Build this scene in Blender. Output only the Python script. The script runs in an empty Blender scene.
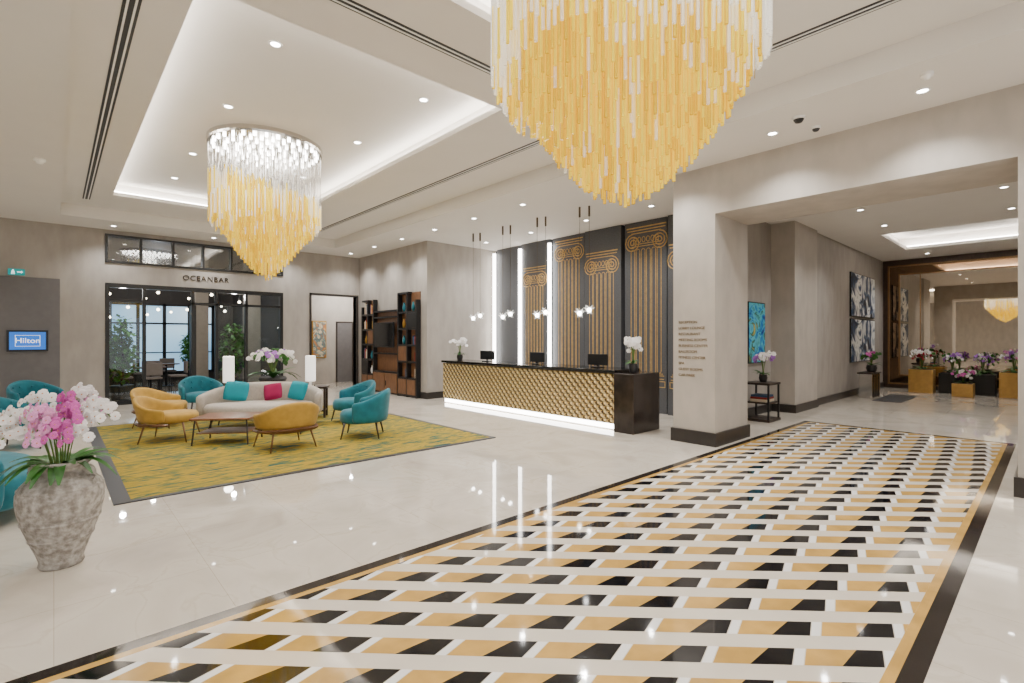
import bpy, bmesh, math, random
from mathutils import Vector, Matrix
R=math.radians; PI=math.pi
random.seed(7)
S=bpy.context.scene; C=S.collection

# ------------------------------------------------------------------ helpers
def lin(c):
    o=[]
    for v in c:
        v=v/255.
        o.append(v/12.92 if v<=.04045 else ((v+.055)/1.055)**2.4)
    return o
class MB:
    def __init__(s): s.v=[]; s.f=[]; s.m=[]; s.mi=0
    def add(s,vs,fs):
        n=len(s.v); s.v+=[tuple(v) for v in vs]
        for f in fs: s.f.append(tuple(i+n for i in f)); s.m.append(s.mi)
        return s
    def box(s,x0,x1,y0,y1,z0,z1):
        return s.add([(x0,y0,z0),(x1,y0,z0),(x1,y1,z0),(x0,y1,z0),(x0,y0,z1),(x1,y0,z1),(x1,y1,z1),(x0,y1,z1)],
            [(3,2,1,0),(4,5,6,7),(0,1,5,4),(1,2,6,5),(2,3,7,6),(3,0,4,7)])
    def cyl(s,x,y,z0,z1,r0,r1=None,n=16):
        if r1 is None: r1=r0
        vs=[(x+r0*math.cos(2*PI*i/n),y+r0*math.sin(2*PI*i/n),z0) for i in range(n)]+[(x+r1*math.cos(2*PI*i/n),y+r1*math.sin(2*PI*i/n),z1) for i in range(n)]
        fs=[(i,(i+1)%n,n+(i+1)%n,n+i) for i in range(n)]+[tuple(range(n-1,-1,-1)),tuple(range(n,2*n))]
        return s.add(vs,fs)
    def tube(s,pts,r,n=6):
        pts=[Vector(p) for p in pts]; k=len(pts)
        rs=r if isinstance(r,(list,tuple)) else [r]*k
        vs=[];fs=[]
        for i,p in enumerate(pts):
            t=(pts[min(i+1,k-1)]-pts[max(i-1,0)])
            t=t.normalized() if t.length>1e-9 else Vector((0,0,1))
            a=Vector((0,0,1)) if abs(t.z)<.95 else Vector((1,0,0))
            u=t.cross(a).normalized(); w=t.cross(u)
            for j in range(n):
                an=2*PI*j/n
                vs.append(p+(u*math.cos(an)+w*math.sin(an))*rs[i])
        for i in range(k-1):
            for j in range(n):
                fs.append((i*n+j,i*n+(j+1)%n,(i+1)*n+(j+1)%n,(i+1)*n+j))
        fs.append(tuple(range(n-1,-1,-1))); fs.append(tuple(range((k-1)*n,k*n)))
        return s.add(vs,fs)
    def lathe(s,prof,n=24,cx=0,cy=0,sx=1,sy=1):
        vs=[];fs=[];k=len(prof)
        for (r,z) in prof:
            r=max(r,.0005)
            for j in range(n):
                a=2*PI*j/n; vs.append((cx+sx*r*math.cos(a),cy+sy*r*math.sin(a),z))
        for i in range(k-1):
            for j in range(n): fs.append((i*n+j,i*n+(j+1)%n,(i+1)*n+(j+1)%n,(i+1)*n+j))
        return s.add(vs,fs)
    def sph(s,c,r,n=10,m=6,sz=1):
        prof=[(r*math.sin(PI*i/m),c[2]-r*sz*math.cos(PI*i/m)) for i in range(m+1)]
        return s.lathe(prof,n,c[0],c[1])
    def xf(s,M,start=0):
        for i in range(start,len(s.v)): s.v[i]=tuple(M@Vector(s.v[i]))
        return s
    def build(s,name,mat,parent=None,world=False,smooth=False,bevel=0,sub=0):
        me=bpy.data.meshes.new(name)
        vs=s.v
        if world and parent is not None:
            l=parent.location; vs=[(a-l.x,b-l.y,c-l.z) for a,b,c in vs]
        me.from_pydata(vs,[],s.f)
        mats=mat if isinstance(mat,(list,tuple)) else [mat]
        for m in mats: me.materials.append(m)
        if len(mats)>1: me.polygons.foreach_set('material_index',s.m)
        if smooth: me.polygons.foreach_set('use_smooth',[True]*len(me.polygons))
        me.update()
        o=bpy.data.objects.new(name,me); C.objects.link(o)
        if parent is not None: o.parent=parent
        if bevel:
            b=o.modifiers.new('b','BEVEL'); b.width=bevel; b.segments=2; b.limit_method='ANGLE'
        if sub:
            b=o.modifiers.new('s','SUBSURF'); b.levels=sub; b.render_levels=sub
        return o
def tag(o,label,cat,group=None,kind=None):
    o['label']=label; o['category']=cat
    if group: o['group']=group
    if kind: o['kind']=kind
    return o
def thing(name,loc,label,cat,group=None,rz=0):
    o=bpy.data.objects.new(name,None); o.empty_display_size=.1; C.objects.link(o)
    o.location=loc; o.rotation_euler=(0,0,rz)
    return tag(o,label,cat,group)
def struct(name,mb,mat,**k):
    o=mb.build(name,mat,**k); o['kind']='structure'; return o
def dup(root,loc,rz,label,group=None):
    r=root.copy(); C.objects.link(r); r.location=loc; r.rotation_euler=(0,0,rz); r['label']=label
    if group: r['group']=group
    for ch in list(root.children):
        c=ch.copy(); C.objects.link(c); c.parent=r
        for g in list(ch.children):
            d=g.copy(); C.objects.link(d); d.parent=c
    return r
def text_mesh(txt,size,ext,align='CENTER',spacing=1.0):
    cu=bpy.data.curves.new('t','FONT'); cu.body=txt; cu.size=size; cu.extrude=ext; cu.align_x=align; cu.align_y='CENTER'; cu.space_character=spacing
    ob=bpy.data.objects.new('t',cu); C.objects.link(ob)
    bpy.context.view_layer.update()
    me=bpy.data.meshes.new_from_object(ob.evaluated_get(bpy.context.evaluated_depsgraph_get()))
    bpy.data.objects.remove(ob); return me
def text_obj(name,txt,size,ext,mat,loc,rot,parent=None,align='CENTER',spacing=1.0):
    me=text_mesh(txt,size,ext,align,spacing); me.materials.clear(); me.materials.append(mat)
    o=bpy.data.objects.new(name,me); C.objects.link(o); o.rotation_euler=rot
    if parent is not None:
        o.parent=parent; o.location=Vector(loc)-parent.location
    else: o.location=loc
    return o
def face(fx,fy): return math.atan2(fx,-fy)

# ------------------------------------------------------------------ materials
def mat(name,rgb,rough=.5,metal=0.,emit=0.,ergb=None,var=.05,scale=8.,bump=0.,st=(1,1,1),rgb2=None,spec=None,sheen=0,bd=.02):
    m=bpy.data.materials.new(name); m.use_nodes=True
    nt=m.node_tree; b=nt.nodes['Principled BSDF']; c=lin(rgb)
    tc=nt.nodes.new('ShaderNodeTexCoord'); mp=nt.nodes.new('ShaderNodeMapping'); mp.inputs['Scale'].default_value=st
    nz=nt.nodes.new('ShaderNodeTexNoise'); nz.inputs['Scale'].default_value=scale; nz.inputs['Detail'].default_value=4
    rp=nt.nodes.new('ShaderNodeValToRGB')
    rp.color_ramp.elements[0].position=.35; rp.color_ramp.elements[1].position=.65
    c2=lin(rgb2) if rgb2 else [min(1,x*(1+var)) for x in c]
    c1=c if rgb2 else [x*(1-var) for x in c]
    rp.color_ramp.elements[0].color=(*c1,1); rp.color_ramp.elements[1].color=(*c2,1)
    L=nt.links.new
    L(tc.outputs['Object'],mp.inputs[0]); L(mp.outputs[0],nz.inputs['Vector']); L(nz.outputs['Fac'],rp.inputs[0]); L(rp.outputs[0],b.inputs['Base Color'])
    b.inputs['Roughness'].default_value=rough; b.inputs['Metallic'].default_value=metal
    if spec is not None: b.inputs['Specular IOR Level'].default_value=spec
    if sheen: b.inputs['Sheen Weight'].default_value=sheen
    if emit:
        b.inputs['Emission Color'].default_value=(*lin(ergb or rgb),1); b.inputs['Emission Strength'].default_value=emit
    if bump:
        bp=nt.nodes.new('ShaderNodeBump'); bp.inputs['Strength'].default_value=bump; bp.inputs['Distance'].default_value=bd
        L(nz.outputs['Fac'],bp.inputs['Height']); L(bp.outputs[0],b.inputs['Normal'])
    return m
def marble_floor():
    m=bpy.data.materials.new('cream_marble'); m.use_nodes=True; nt=m.node_tree; b=nt.nodes['Principled BSDF']; L=nt.links.new
    tc=nt.nodes.new('ShaderNodeTexCoord')
    nz=nt.nodes.new('ShaderNodeTexNoise'); nz.inputs['Scale'].default_value=1.3; nz.inputs['Detail'].default_value=9; nz.inputs['Distortion'].default_value=.7
    rp=nt.nodes.new('ShaderNodeValToRGB'); e=rp.color_ramp.elements
    e[0].position=.32; e[0].color=(*lin((196,186,171)),1); e[1].position=.70; e[1].color=(*lin((200,190,175)),1)
    for p,c in ((.44,(210,200,186)),(.485,(213,204,190)),(.50,(204,193,177)),(.515,(213,204,190)),(.60,(206,196,182))):
        k=e.new(p); k.color=(*lin(c),1)
    L(tc.outputs['Object'],nz.inputs['Vector']); L(nz.outputs['Fac'],rp.inputs[0])
    br=nt.nodes.new('ShaderNodeTexBrick'); br.offset=0; br.inputs['Scale'].default_value=1; br.inputs['Brick Width'].default_value=.8; br.inputs['Row Height'].default_value=.8
    br.inputs['Mortar Size'].default_value=.002; br.inputs['Color1'].default_value=(1,1,1,1); br.inputs['Color2'].default_value=(.95,.945,.94,1); br.inputs['Mortar'].default_value=(.72,.69,.64,1)
    L(tc.outputs['Object'],br.inputs['Vector'])
    mx=nt.nodes.new('ShaderNodeMixRGB'); mx.blend_type='MULTIPLY'; mx.inputs[0].default_value=1
    L(rp.outputs[0],mx.inputs[1]); L(br.outputs['Color'],mx.inputs[2]); L(mx.outputs[0],b.inputs['Base Color'])
    b.inputs['Roughness'].default_value=.025; b.inputs['Specular IOR Level'].default_value=1.0
    return m
def carpet_mat():
    m=bpy.data.materials.new('ochre_carpet'); m.use_nodes=True; nt=m.node_tree; b=nt.nodes['Principled BSDF']; L=nt.links.new
    tc=nt.nodes.new('ShaderNodeTexCoord'); mp=nt.nodes.new('ShaderNodeMapping'); mp.inputs['Rotation'].default_value=(0,0,R(42)); mp.inputs['Scale'].default_value=(1.2,6,1)
    nz=nt.nodes.new('ShaderNodeTexNoise'); nz.inputs['Scale'].default_value=2.0; nz.inputs['Detail'].default_value=2.5; nz.inputs['Distortion'].default_value=1.2
    rp=nt.nodes.new('ShaderNodeValToRGB'); e=rp.color_ramp.elements
    e[0].position=.28; e[0].color=(*lin((6,66,72)),1); e[1].position=.74; e[1].color=(*lin((8,70,76)),1)
    for p,c in ((.37,(36,84,70)),(.42,(124,112,26)),(.47,(156,130,18)),(.53,(166,136,26)),(.58,(126,116,32)),(.625,(44,88,70)),(.66,(18,74,74)),(.70,(124,114,28))):
        k=e.new(p); k.color=(*lin(c),1)
    L(tc.outputs['Object'],mp.inputs[0]); L(mp.outputs[0],nz.inputs['Vector']); L(nz.outputs['Fac'],rp.inputs[0])
    L(rp.outputs[0],b.inputs['Base Color']); b.inputs['Roughness'].default_value=.95
    return m
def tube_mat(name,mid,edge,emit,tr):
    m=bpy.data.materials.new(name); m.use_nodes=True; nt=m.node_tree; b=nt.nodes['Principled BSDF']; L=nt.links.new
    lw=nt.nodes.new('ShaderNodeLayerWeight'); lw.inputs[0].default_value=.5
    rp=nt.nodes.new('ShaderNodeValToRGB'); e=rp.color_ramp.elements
    e[0].position=.15; e[0].color=(*lin(mid),1); e[1].position=.8; e[1].color=(*lin(edge),1)  # rod shading put into the colour: bright centre, deeper rims, own glow
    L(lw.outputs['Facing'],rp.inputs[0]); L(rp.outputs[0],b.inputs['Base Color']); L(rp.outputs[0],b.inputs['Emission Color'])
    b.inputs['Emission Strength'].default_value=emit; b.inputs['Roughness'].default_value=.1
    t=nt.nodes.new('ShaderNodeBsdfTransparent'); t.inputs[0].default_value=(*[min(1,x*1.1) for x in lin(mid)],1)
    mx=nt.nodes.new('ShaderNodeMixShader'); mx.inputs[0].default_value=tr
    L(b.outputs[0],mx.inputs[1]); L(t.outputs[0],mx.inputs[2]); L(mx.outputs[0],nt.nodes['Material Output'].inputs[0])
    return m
def glass_mat(name,tint=(.9,.95,.97),gl=.08):
    m=bpy.data.materials.new(name); m.use_nodes=True; nt=m.node_tree; L=nt.links.new; nt.nodes.remove(nt.nodes['Principled BSDF'])
    t=nt.nodes.new('ShaderNodeBsdfTransparent'); t.inputs[0].default_value=(*tint,1)
    g=nt.nodes.new('ShaderNodeBsdfGlossy'); g.inputs['Roughness'].default_value=.02
    mx=nt.nodes.new('ShaderNodeMixShader'); mx.inputs[0].default_value=gl
    L(t.outputs[0],mx.inputs[1]); L(g.outputs[0],mx.inputs[2]); L(mx.outputs[0],nt.nodes['Material Output'].inputs[0]); return m
def paint_mat(name,cols,scale,dist=2.0,rough=.5,emit=0,detail=4,st=(1,1,1)):
    m=bpy.data.materials.new(name); m.use_nodes=True; nt=m.node_tree; b=nt.nodes['Principled BSDF']; L=nt.links.new
    tc=nt.nodes.new('ShaderNodeTexCoord'); mp=nt.nodes.new('ShaderNodeMapping'); mp.inputs['Scale'].default_value=st
    nz=nt.nodes.new('ShaderNodeTexNoise'); nz.inputs['Scale'].default_value=scale; nz.inputs['Detail'].default_value=detail; nz.inputs['Distortion'].default_value=dist
    rp=nt.nodes.new('ShaderNodeValToRGB'); e=rp.color_ramp.elements
    e[0].position=.3; e[0].color=(*lin(cols[0]),1); e[1].position=.7; e[1].color=(*lin(cols[-1]),1)
    for i,c in enumerate(cols[1:-1]):
        k=e.new(.3+.4*(i+1)/(len(cols)-1)); k.color=(*lin(c),1)
    L(tc.outputs['Object'],mp.inputs[0]); L(mp.outputs[0],nz.inputs['Vector']); L(nz.outputs['Fac'],rp.inputs[0]); L(rp.outputs[0],b.inputs['Base Color']); b.inputs['Roughness'].default_value=rough
    if emit:
        L(rp.outputs[0],b.inputs['Emission Color']); b.inputs['Emission Strength'].default_value=emit
    return m
M={}
M['floor']=marble_floor()
M['carpet']=carpet_mat()
M['wall']=mat('beige_wallcover',(160,153,145),.75,var=.08,scale=5,st=(1,1,.35),bump=.12)
M['stone']=mat('beige_stone',(177,169,159),.6,var=.07,scale=4,st=(1,1,.5),bump=.08)
M['ceil']=mat('ceiling_paint',(222,217,210),.85,var=.01,scale=2)
M['base']=mat('dark_baseboard',(46,41,38),.35)
M['white_m']=mat('inlay_cream',(218,208,193),.05,var=.04,scale=3,spec=.9)
M['purewhite_m']=mat('inlay_white',(246,244,241),.05,var=.02,scale=3,spec=.9)
M['black_m']=mat('inlay_black',(20,20,24),.06,var=.2,scale=6)
M['ochre_m']=mat('inlay_ochre',(192,152,80),.06,var=.14,scale=5)
M['band']=mat('inlay_dark_band',(40,35,33),.06,var=.2,scale=4)
M['led']=mat('led_white',(255,252,246),.5,emit=32,ergb=(255,251,245))
M['ledv']=mat('led_vertical',(255,252,246),.5,emit=14,ergb=(255,251,245))
M['lens']=mat('lamp_lens',(255,252,246),.4,emit=26,ergb=(255,251,245))
M['white']=mat('white_enamel',(236,234,230),.45)
M['black']=mat('black_metal',(18,18,20),.4)
M['darkgrey']=mat('charcoal',(44,44,48),.5)
M['panel']=mat('slate_panel',(76,77,80),.5,var=.16,scale=40)
M['gold']=mat('gold_leaf',(190,146,66),.35,metal=.75,var=.15,scale=12)
M['goldline']=mat('gold_print',(186,150,88),.5,metal=.05,var=.15,scale=12)
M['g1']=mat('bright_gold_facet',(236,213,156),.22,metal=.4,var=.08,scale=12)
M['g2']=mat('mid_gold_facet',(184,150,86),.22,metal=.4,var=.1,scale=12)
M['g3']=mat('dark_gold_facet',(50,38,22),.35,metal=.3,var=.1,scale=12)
M['bronze']=mat('dark_bronze',(84,68,50),.4,metal=.6)
M['bronzef']=mat('bronze_frame',(140,106,70),.35,metal=.6)
M['brownstone']=mat('brown_marble',(46,38,34),.18,var=.25,scale=5)
M['counter']=mat('black_granite',(22,20,20),.12,var=.2,scale=20)
M['teal']=mat('teal_velvet',(0,102,116),.8,var=.12,scale=10,sheen=.15)
M['orange']=mat('mustard_velvet',(180,142,58),.8,var=.1,scale=10,sheen=.1)
M['beige']=mat('greige_linen',(182,173,163),.9,var=.06,scale=30)
M['magenta']=mat('magenta_fabric',(150,8,74),.85)
M['greyfab']=mat('grey_fabric',(136,126,120),.9)
M['aqua']=mat('aqua_fabric',(0,140,156),.85)
M['walnut']=mat('walnut',(112,76,48),.4,var=.2,scale=6,st=(1,6,1))
M['darkwood']=mat('dark_wood',(46,34,27),.4,var=.2,scale=6,st=(1,6,1))
M['copper']=mat('copper_top',(136,90,62),.3,metal=.5)
M['leaf']=mat('leaf_green',(44,98,26),.45,var=.3,scale=14)
M['leaf2']=mat('tree_leaf',(70,130,44),.55,var=.35,scale=14)
M['stem']=mat('stem_green',(90,116,50),.6)
M['petal_w']=mat('white_petal',(246,242,240),.6,var=.02)
M['petal_p']=mat('pale_pink_petal',(230,156,206),.6,var=.18,scale=20)
M['petal_m']=mat('orchid_pink_petal',(208,92,176),.6,var=.25,scale=20)
M['petal_l']=mat('lilac_petal',(164,104,194),.6,var=.12,scale=20)
M['petal_r']=mat('red_petal',(170,26,56),.6)
M['lip']=mat('flower_lip',(206,140,80),.6)
M['urn']=mat('weathered_stone',(184,179,172),.92,rgb2=(134,127,119),scale=26,bump=.7,bd=.02)
M['pot']=mat('dark_pot',(42,40,40),.5)
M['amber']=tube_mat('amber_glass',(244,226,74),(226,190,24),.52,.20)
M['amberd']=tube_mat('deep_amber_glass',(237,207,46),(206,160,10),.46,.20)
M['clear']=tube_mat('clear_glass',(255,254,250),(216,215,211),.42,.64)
M['chrome']=mat('chrome',(205,202,198),.15,metal=1)
M['mirror']=mat('mirror_glass',(222,212,198),.02,metal=1,var=.02)
M['mirror_d']=mat('bronze_mirror_glass',(128,104,82),.04,metal=1,var=.02)
M['glass']=glass_mat('clear_pane',gl=.04)
M['tglass']=glass_mat('transom_pane',(.45,.48,.52),.2)
M['shade']=mat('lamp_shade_white',(250,248,244),.8,emit=1.2,ergb=(255,250,240))
M['screen']=mat('bright_blue_screen',(20,92,180),.3,emit=.9,ergb=(24,104,200),var=.05,scale=3)
M['signw']=mat('sign_white',(240,245,250),.4,emit=1.2,ergb=(240,246,252))
M['tv']=mat('tv_glass',(12,13,15),.12)
M['exit']=mat('exit_cyan',(0,130,130),.5,emit=.7,ergb=(0,140,140))
M['lettering']=mat('lettering_dark',(48,38,32),.4,metal=.3)
M['dirlet']=mat('directory_letters',(124,106,82),.4,metal=.2)
M['art_blue']=paint_mat('abstract_blue',[(6,40,130),(10,110,190),(90,195,210),(30,80,60),(190,180,90)],2.2,2.5)
M['art_ink']=paint_mat('abstract_ink',[(10,14,30),(14,24,48),(50,84,124),(232,232,228),(240,240,236),(30,44,66)],1.0,3)
M['art_warm']=paint_mat('abstract_warm',[(210,190,150),(190,120,50),(60,110,120),(220,200,160),(120,60,40)],2.0,3)
M['barwin']=paint_mat('daylight_view',[(112,156,190),(150,190,216),(190,216,234),(206,228,242)],.35,.1,emit=1.5,st=(1,1,1.0),detail=1)
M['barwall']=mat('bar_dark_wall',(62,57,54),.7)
M['barlight']=mat('bar_bulb',(255,244,220),.5,emit=14,ergb=(255,240,210))
M['doorgrey']=mat('taupe_grey_door',(104,101,101),.6)
M['hallwood']=mat('hall_brown_wood',(70,50,37),.35,var=.2,scale=5,st=(4,4,1))
M['planter']=mat('gold_planter',(190,150,84),.35,metal=.35,var=.08)
M['book1']=mat('book_red',(140,46,38),.6); M['book2']=mat('book_cream',(214,200,174),.6); M['book3']=mat('book_blue',(46,78,110),.6)
M['curtain']=mat('curtain_beige',(150,140,128),.9)
M['soil']=mat('soil',(50,40,32),.9)

# ------------------------------------------------------------------ room shell
ZC=4.15; ZT=4.40; ZR=4.66
LC=(1,.985,.96)
fl=struct('floor',MB().box(-7,20.4,-4,24,-.1,0),M['floor'])
# inlaid marble panel
IX0,IX1,IY0,IY1=-1.6,10.7,.42,3.30
def rectframe(x0,x1,y0,y1,w,z):
    return MB().box(x0,x1,y0,y0+w,.0,z).box(x0,x1,y1-w,y1,0,z).box(x0,x0+w,y0+w,y1-w,0,z).box(x1-w,x1,y0+w,y1-w,0,z)
rectframe(IX0,IX1,IY0,IY1,.09,.002).build('inlay_outer_band',M['band'],fl)
rectframe(IX0+.09,IX1-.09,IY0+.09,IY1-.09,.05,.002).build('inlay_ochre_band',M['ochre_m'],fl)
px0,px1,py0,py1=IX0+.14,IX1-.14,IY0+.14,IY1-.14
MB().box(px0,px1,py0,py1,0,.002).build('inlay_cream_field',M['white_m'],fl)
def clip(poly,axis,val,sign):
    out=[]
    n=len(poly)
    for i in range(n):
        a=poly[i]; b=poly[(i+1)%n]
        da=(a[axis]-val)*sign; db=(b[axis]-val)*sign
        if da>=0: out.append(a)
        if da*db<0:
            t=da/(da-db); out.append((a[0]+(b[0]-a[0])*t,a[1]+(b[1]-a[1])*t))
    return out
yb,bb,wb=MB(),MB(),MB()
q=math.sqrt(.5)
def cell(mb,uv):
    poly=[(q*(u+v),q*(-u+v)) for u,v in uv]
    for ax,val,sg in ((0,px0,1),(0,px1,-1),(1,py0,1),(1,py1,-1)):
        if len(poly)<3: return
        poly=clip(poly,ax,val,sg)
    if len(poly)<3: return
    mb.add([(x,y,.0028) for x,y in poly],[tuple(range(len(poly)))])
per=.44; rowp=.25; hh_=.135
for k in range(-6,48):
    v0=k*rowp; v1=v0+hh_
    off=(k%2)*.22
    for j in range(-36,36):
        u=j*per+off
        def tr(mb,a,b,c,d): cell(mb,[(u+a,v0),(u+b,v0),(u+d,v1),(u+c,v1)])
        # gold wedge and black wedge share one slanted edge, a small white diagonal closes the repeat
        tr(yb,0,.18,.08,.33); tr(bb,.18,.38,.33,.46); tr(wb,.385,.435,.465,.515)
yb.build('inlay_ochre_tiles',M['ochre_m'],fl); bb.build('inlay_black_tiles',M['black_m'],fl); wb.build('inlay_white_tiles',M['purewhite_m'],fl)

# ceiling
cm=MB()
cm.box(-7,.1,-4,15.3,ZC,ZT+.1).box(5.9,9.75,-4,15.3,ZC,ZT+.1).box(.1,5.9,13.9,15.3,ZC,ZT+.1).box(.1,5.9,-4,-1,ZC,ZT+.1)
holes=[(.85,4.05,4.6,12.5),(.85,4.2,.1,3.4)]
cm.box(.1,.85,-1,13.9,ZT,ZT+.07)
cm.box(.85,4.05,12.5,13.9,ZT,ZT+.07).box(.85,4.05,3.4,4.6,ZT,ZT+.07).box(.85,4.2,-1,.1,ZT,ZT+.07)
cm.box(4.05,5.9,3.4,13.9,ZT,ZT+.07).box(4.2,5.9,-1,3.4,ZT,ZT+.07)
led_boxes=[]
for (x0,x1,y0,y1) in holes:
    s=.15
    cm.box(x0-s,x1+s,y0-s,y1+s,ZR,ZR+.08)
    cm.box(x0-s-.05,x0-s,y0-s,y1+s,ZT+.07,ZR).box(x1+s,x1+s+.05,y0-s,y1+s,ZT+.07,ZR)
    cm.box(x0-s,x1+s,y0-s-.05,y0-s,ZT+.07,ZR).box(x0-s,x1+s,y1+s,y1+s+.05,ZT+.07,ZR)
    e=.07
    led_boxes+=[(x0-e-.04,x0-e,y0,y1),(x1+e,x1+e+.04,y0,y1),(x0,x1,y0-e-.04,y0-e),(x0,x1,y1+e,y1+e+.04)]
ce=struct('ceiling',cm,M['ceil'])
for (x0,x1,y0,y1) in led_boxes: MB().box(x0,x1,y0,y1,ZT+.07,ZT+.10).build('cove_light',M['led'],ce)
# hall ceiling with a lit coffer
hm=MB(); ZH=4.10
hx0,hx1,hy0,hy1=14.8,17.8,.3,2.9
hm.box(8.3,hx0,-2,4.4,ZH,ZH+.08).box(hx1,20.4,-2,4.4,ZH,ZH+.08).box(hx0,hx1,-2,hy0,ZH,ZH+.08).box(hx0,hx1,hy1,4.4,ZH,ZH+.08)
hm.box(hx0-.2,hx1+.2,hy0-.2,hy1+.2,4.45,4.5).box(hx0-.25,hx0-.2,hy0-.2,hy1+.2,ZH+.08,4.5).box(hx1+.2,hx1+.25,hy0-.2,hy1+.2,ZH+.08,4.5)
hm.box(hx0-.2,hx1+.2,hy0-.25,hy0-.2,ZH+.08,4.5).box(hx0-.2,hx1+.2,hy1+.2,hy1+.25,ZH+.08,4.5)
hc=struct('ceiling_hall',hm,M['ceil'])
for (x0,x1,y0,y1) in ((hx0-.14,hx0-.1,hy0,hy1),(hx1+.1,hx1+.14,hy0,hy1),(hx0,hx1,hy0-.14,hy0-.1),(hx0,hx1,hy1+.1,hy1+.14)):
    MB().box(x0,x1,y0,y1,ZH+.08,ZH+.11).build('cove_light',M['led'],hc)

# walls
w=MB()
BY0,BY1=15.1,15.3
OX0,OX1,QX0,QX1=.885,4.876,5.68,7.1
w.box(-7,OX0,BY0,BY1,0,ZC).box(OX0,OX1,BY0,BY1,2.9,3.38).box(OX0,OX1,BY0,BY1,4.05,ZC).box(OX1,QX0,BY0,BY1,0,ZC).box(QX0,QX1,BY0,BY1,2.9,ZC).box(QX1,9.6,BY0,BY1,0,ZC)
struct('wall_back',w,M['wall'])
struct('wall_right',MB().box(7.2,7.4,11.35,15.1,0,ZC),M['wall'])
struct('wall_niche_left',MB().box(7.2,9.75,11.15,11.35,0,ZC),M['wall'])
struct('wall_niche_back',MB().box(9.58,9.75,4.4,11.15,0,ZC),M['panel'])
struct('wall_column',MB().box(7.16,8.3,3.4,4.07,0,ZC),M['stone'])
struct('wall_header',MB().box(7.16,8.3,.27,3.4,3.43,ZC),M['stone'])
struct('wall_pier_right',MB().box(7.16,8.3,-4,.27,0,ZC),M['stone'])
struct('wall_partition',MB().box(8.3,11.63,4.26,4.4,0,ZC),M['wall'])
struct('wall_hall_pier',MB().box(11.63,13.1,3.78,4.4,0,ZH),M['stone'])
struct('wall_hall_left',MB().box(13.1,20.0,3.86,4.4,0,ZH),M['wall'])
struct('wall_hall_back',MB().box(20.0,20.3,-2,4.4,0,ZH),M['hallwood'])
struct('wall_hall_right',MB().box(8.3,20.0,-2.2,-2,0,ZH),M['wall'])
struct('wall_left',MB().box(-7.2,-7,-4,15.3,0,ZC),M['wall'])
bh=.17
bs=MB().box(-7,-1.25,15.07,15.1,0,bh).box(.15,OX0-.02,15.07,15.1,0,bh).box(OX1+.02,QX0-.06,15.07,15.1,0,bh)
struct('baseboard_back',bs,M['base'])
struct('baseboard_right',MB().box(7.17,7.2,11.12,15.1,0,bh).box(7.2,9.4,11.12,11.15,0,bh),M['base'])
struct('baseboard_column',MB().box(7.13,8.33,3.37,3.4,0,.2).box(7.13,7.16,3.4,4.1,0,.2).box(7.16,8.3,4.07,4.1,0,.2),M['base'])
struct('baseboard_pier_right',MB().box(7.13,7.16,-4,.3,0,.2).box(7.16,8.3,.27,.3,0,.2),M['base'])
struct('baseboard_hall_left',MB().box(8.3,11.6,4.23,4.26,0,bh).box(11.6,13.1,3.75,3.78,0,bh).box(11.6,11.63,3.78,4.23,0,bh).box(13.1,20,3.83,3.86,0,bh),M['base'])

# linear diffusers in the tray
def slot(x0,x1,y0,y1,label):
    t=thing('ceiling_vent',((x0+x1)/2,(y0+y1)/2,ZT),label,'ceiling vent','slot diffusers in the ceiling')
    MB().box(x0,x1,y0,y1,ZT-.006,ZT).build('frame',M['darkgrey'],t,world=True)
    if x1-x0<y1-y0:
        xm=(x0+x1)/2
        for d in (-.028,.028): MB().box(xm+d-.008,xm+d+.008,y0,y1,ZT-.012,ZT-.005).build('slat',M['white'],t,world=True)
    else:
        ym=(y0+y1)/2
        for d in (-.028,.028): MB().box(x0,x1,ym+d-.008,ym+d+.008,ZT-.012,ZT-.005).build('slat',M['white'],t,world=True)
slot(.42,.54,3.9,13.2,'long dark slot diffuser left of the lounge ceiling recess')
slot(1.0,4.6,3.95,4.07,'dark slot diffuser crossing the ceiling between the two chandeliers')
slot(5.05,5.17,4.6,13.2,'dark slot diffuser running beside the lounge ceiling recess toward the desk side')
slot(5.05,5.17,-.6,3.6,'dark slot diffuser right of the large near chandelier')

# ------------------------------------------------------------------ downlights
DL={}
def downlight(x,y,z,label,group,power,spot=130):
    t=thing('downlight',(x,y,z),label,'ceiling light',group)
    if 'ring' not in DL:
        r=MB(); r.lathe([(.045,-.001),(.05,-.008),(.068,-.008),(.07,0)],20); DL['ring']=r.build('trim_ring',M['white'],t)
        l=MB().cyl(0,0,-.005,-.001,.046,n=16); DL['lens']=l.build('lens',M['lens'],t)
    else:
        for k in ('ring','lens'):
            o=DL[k].copy(); C.objects.link(o); o.parent=t
    la=bpy.data.lights.new('downlight_lamp','SPOT'); la.energy=power; la.spot_size=R(spot); la.spot_blend=1; la.shadow_soft_size=.045; la.color=LC
    lo=bpy.data.objects.new('downlight_lamp',la); C.objects.link(lo); lo.location=(x,y,z-.06)
PW=168
for x in (1.7,3.5):
    for y in (5.5,7.4,9.7,11.4): downlight(x,y,ZR,'small round downlight in the recess above the lounge seating','downlights in the lounge recess',PW)
for x in (1.3,3.9):
    for y in (.5,3.0): downlight(x,y,ZR,'small round downlight in the recess around the near chandelier','downlights in the near recess',PW)
for y in (-1.2,.94,2.4,3.9,5.4,6.9,8.4,9.9,11.4,12.9,14.4): downlight(6.6,y,ZC,'small round downlight in the row above the front of the desk','downlights in the lower ceiling strip',PW)
for y in (5.3,6.9,8.6,10.3): downlight(8.5,y,ZC,'small round downlight in the ceiling close to the dark panels','downlights behind the desk',PW)
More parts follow.
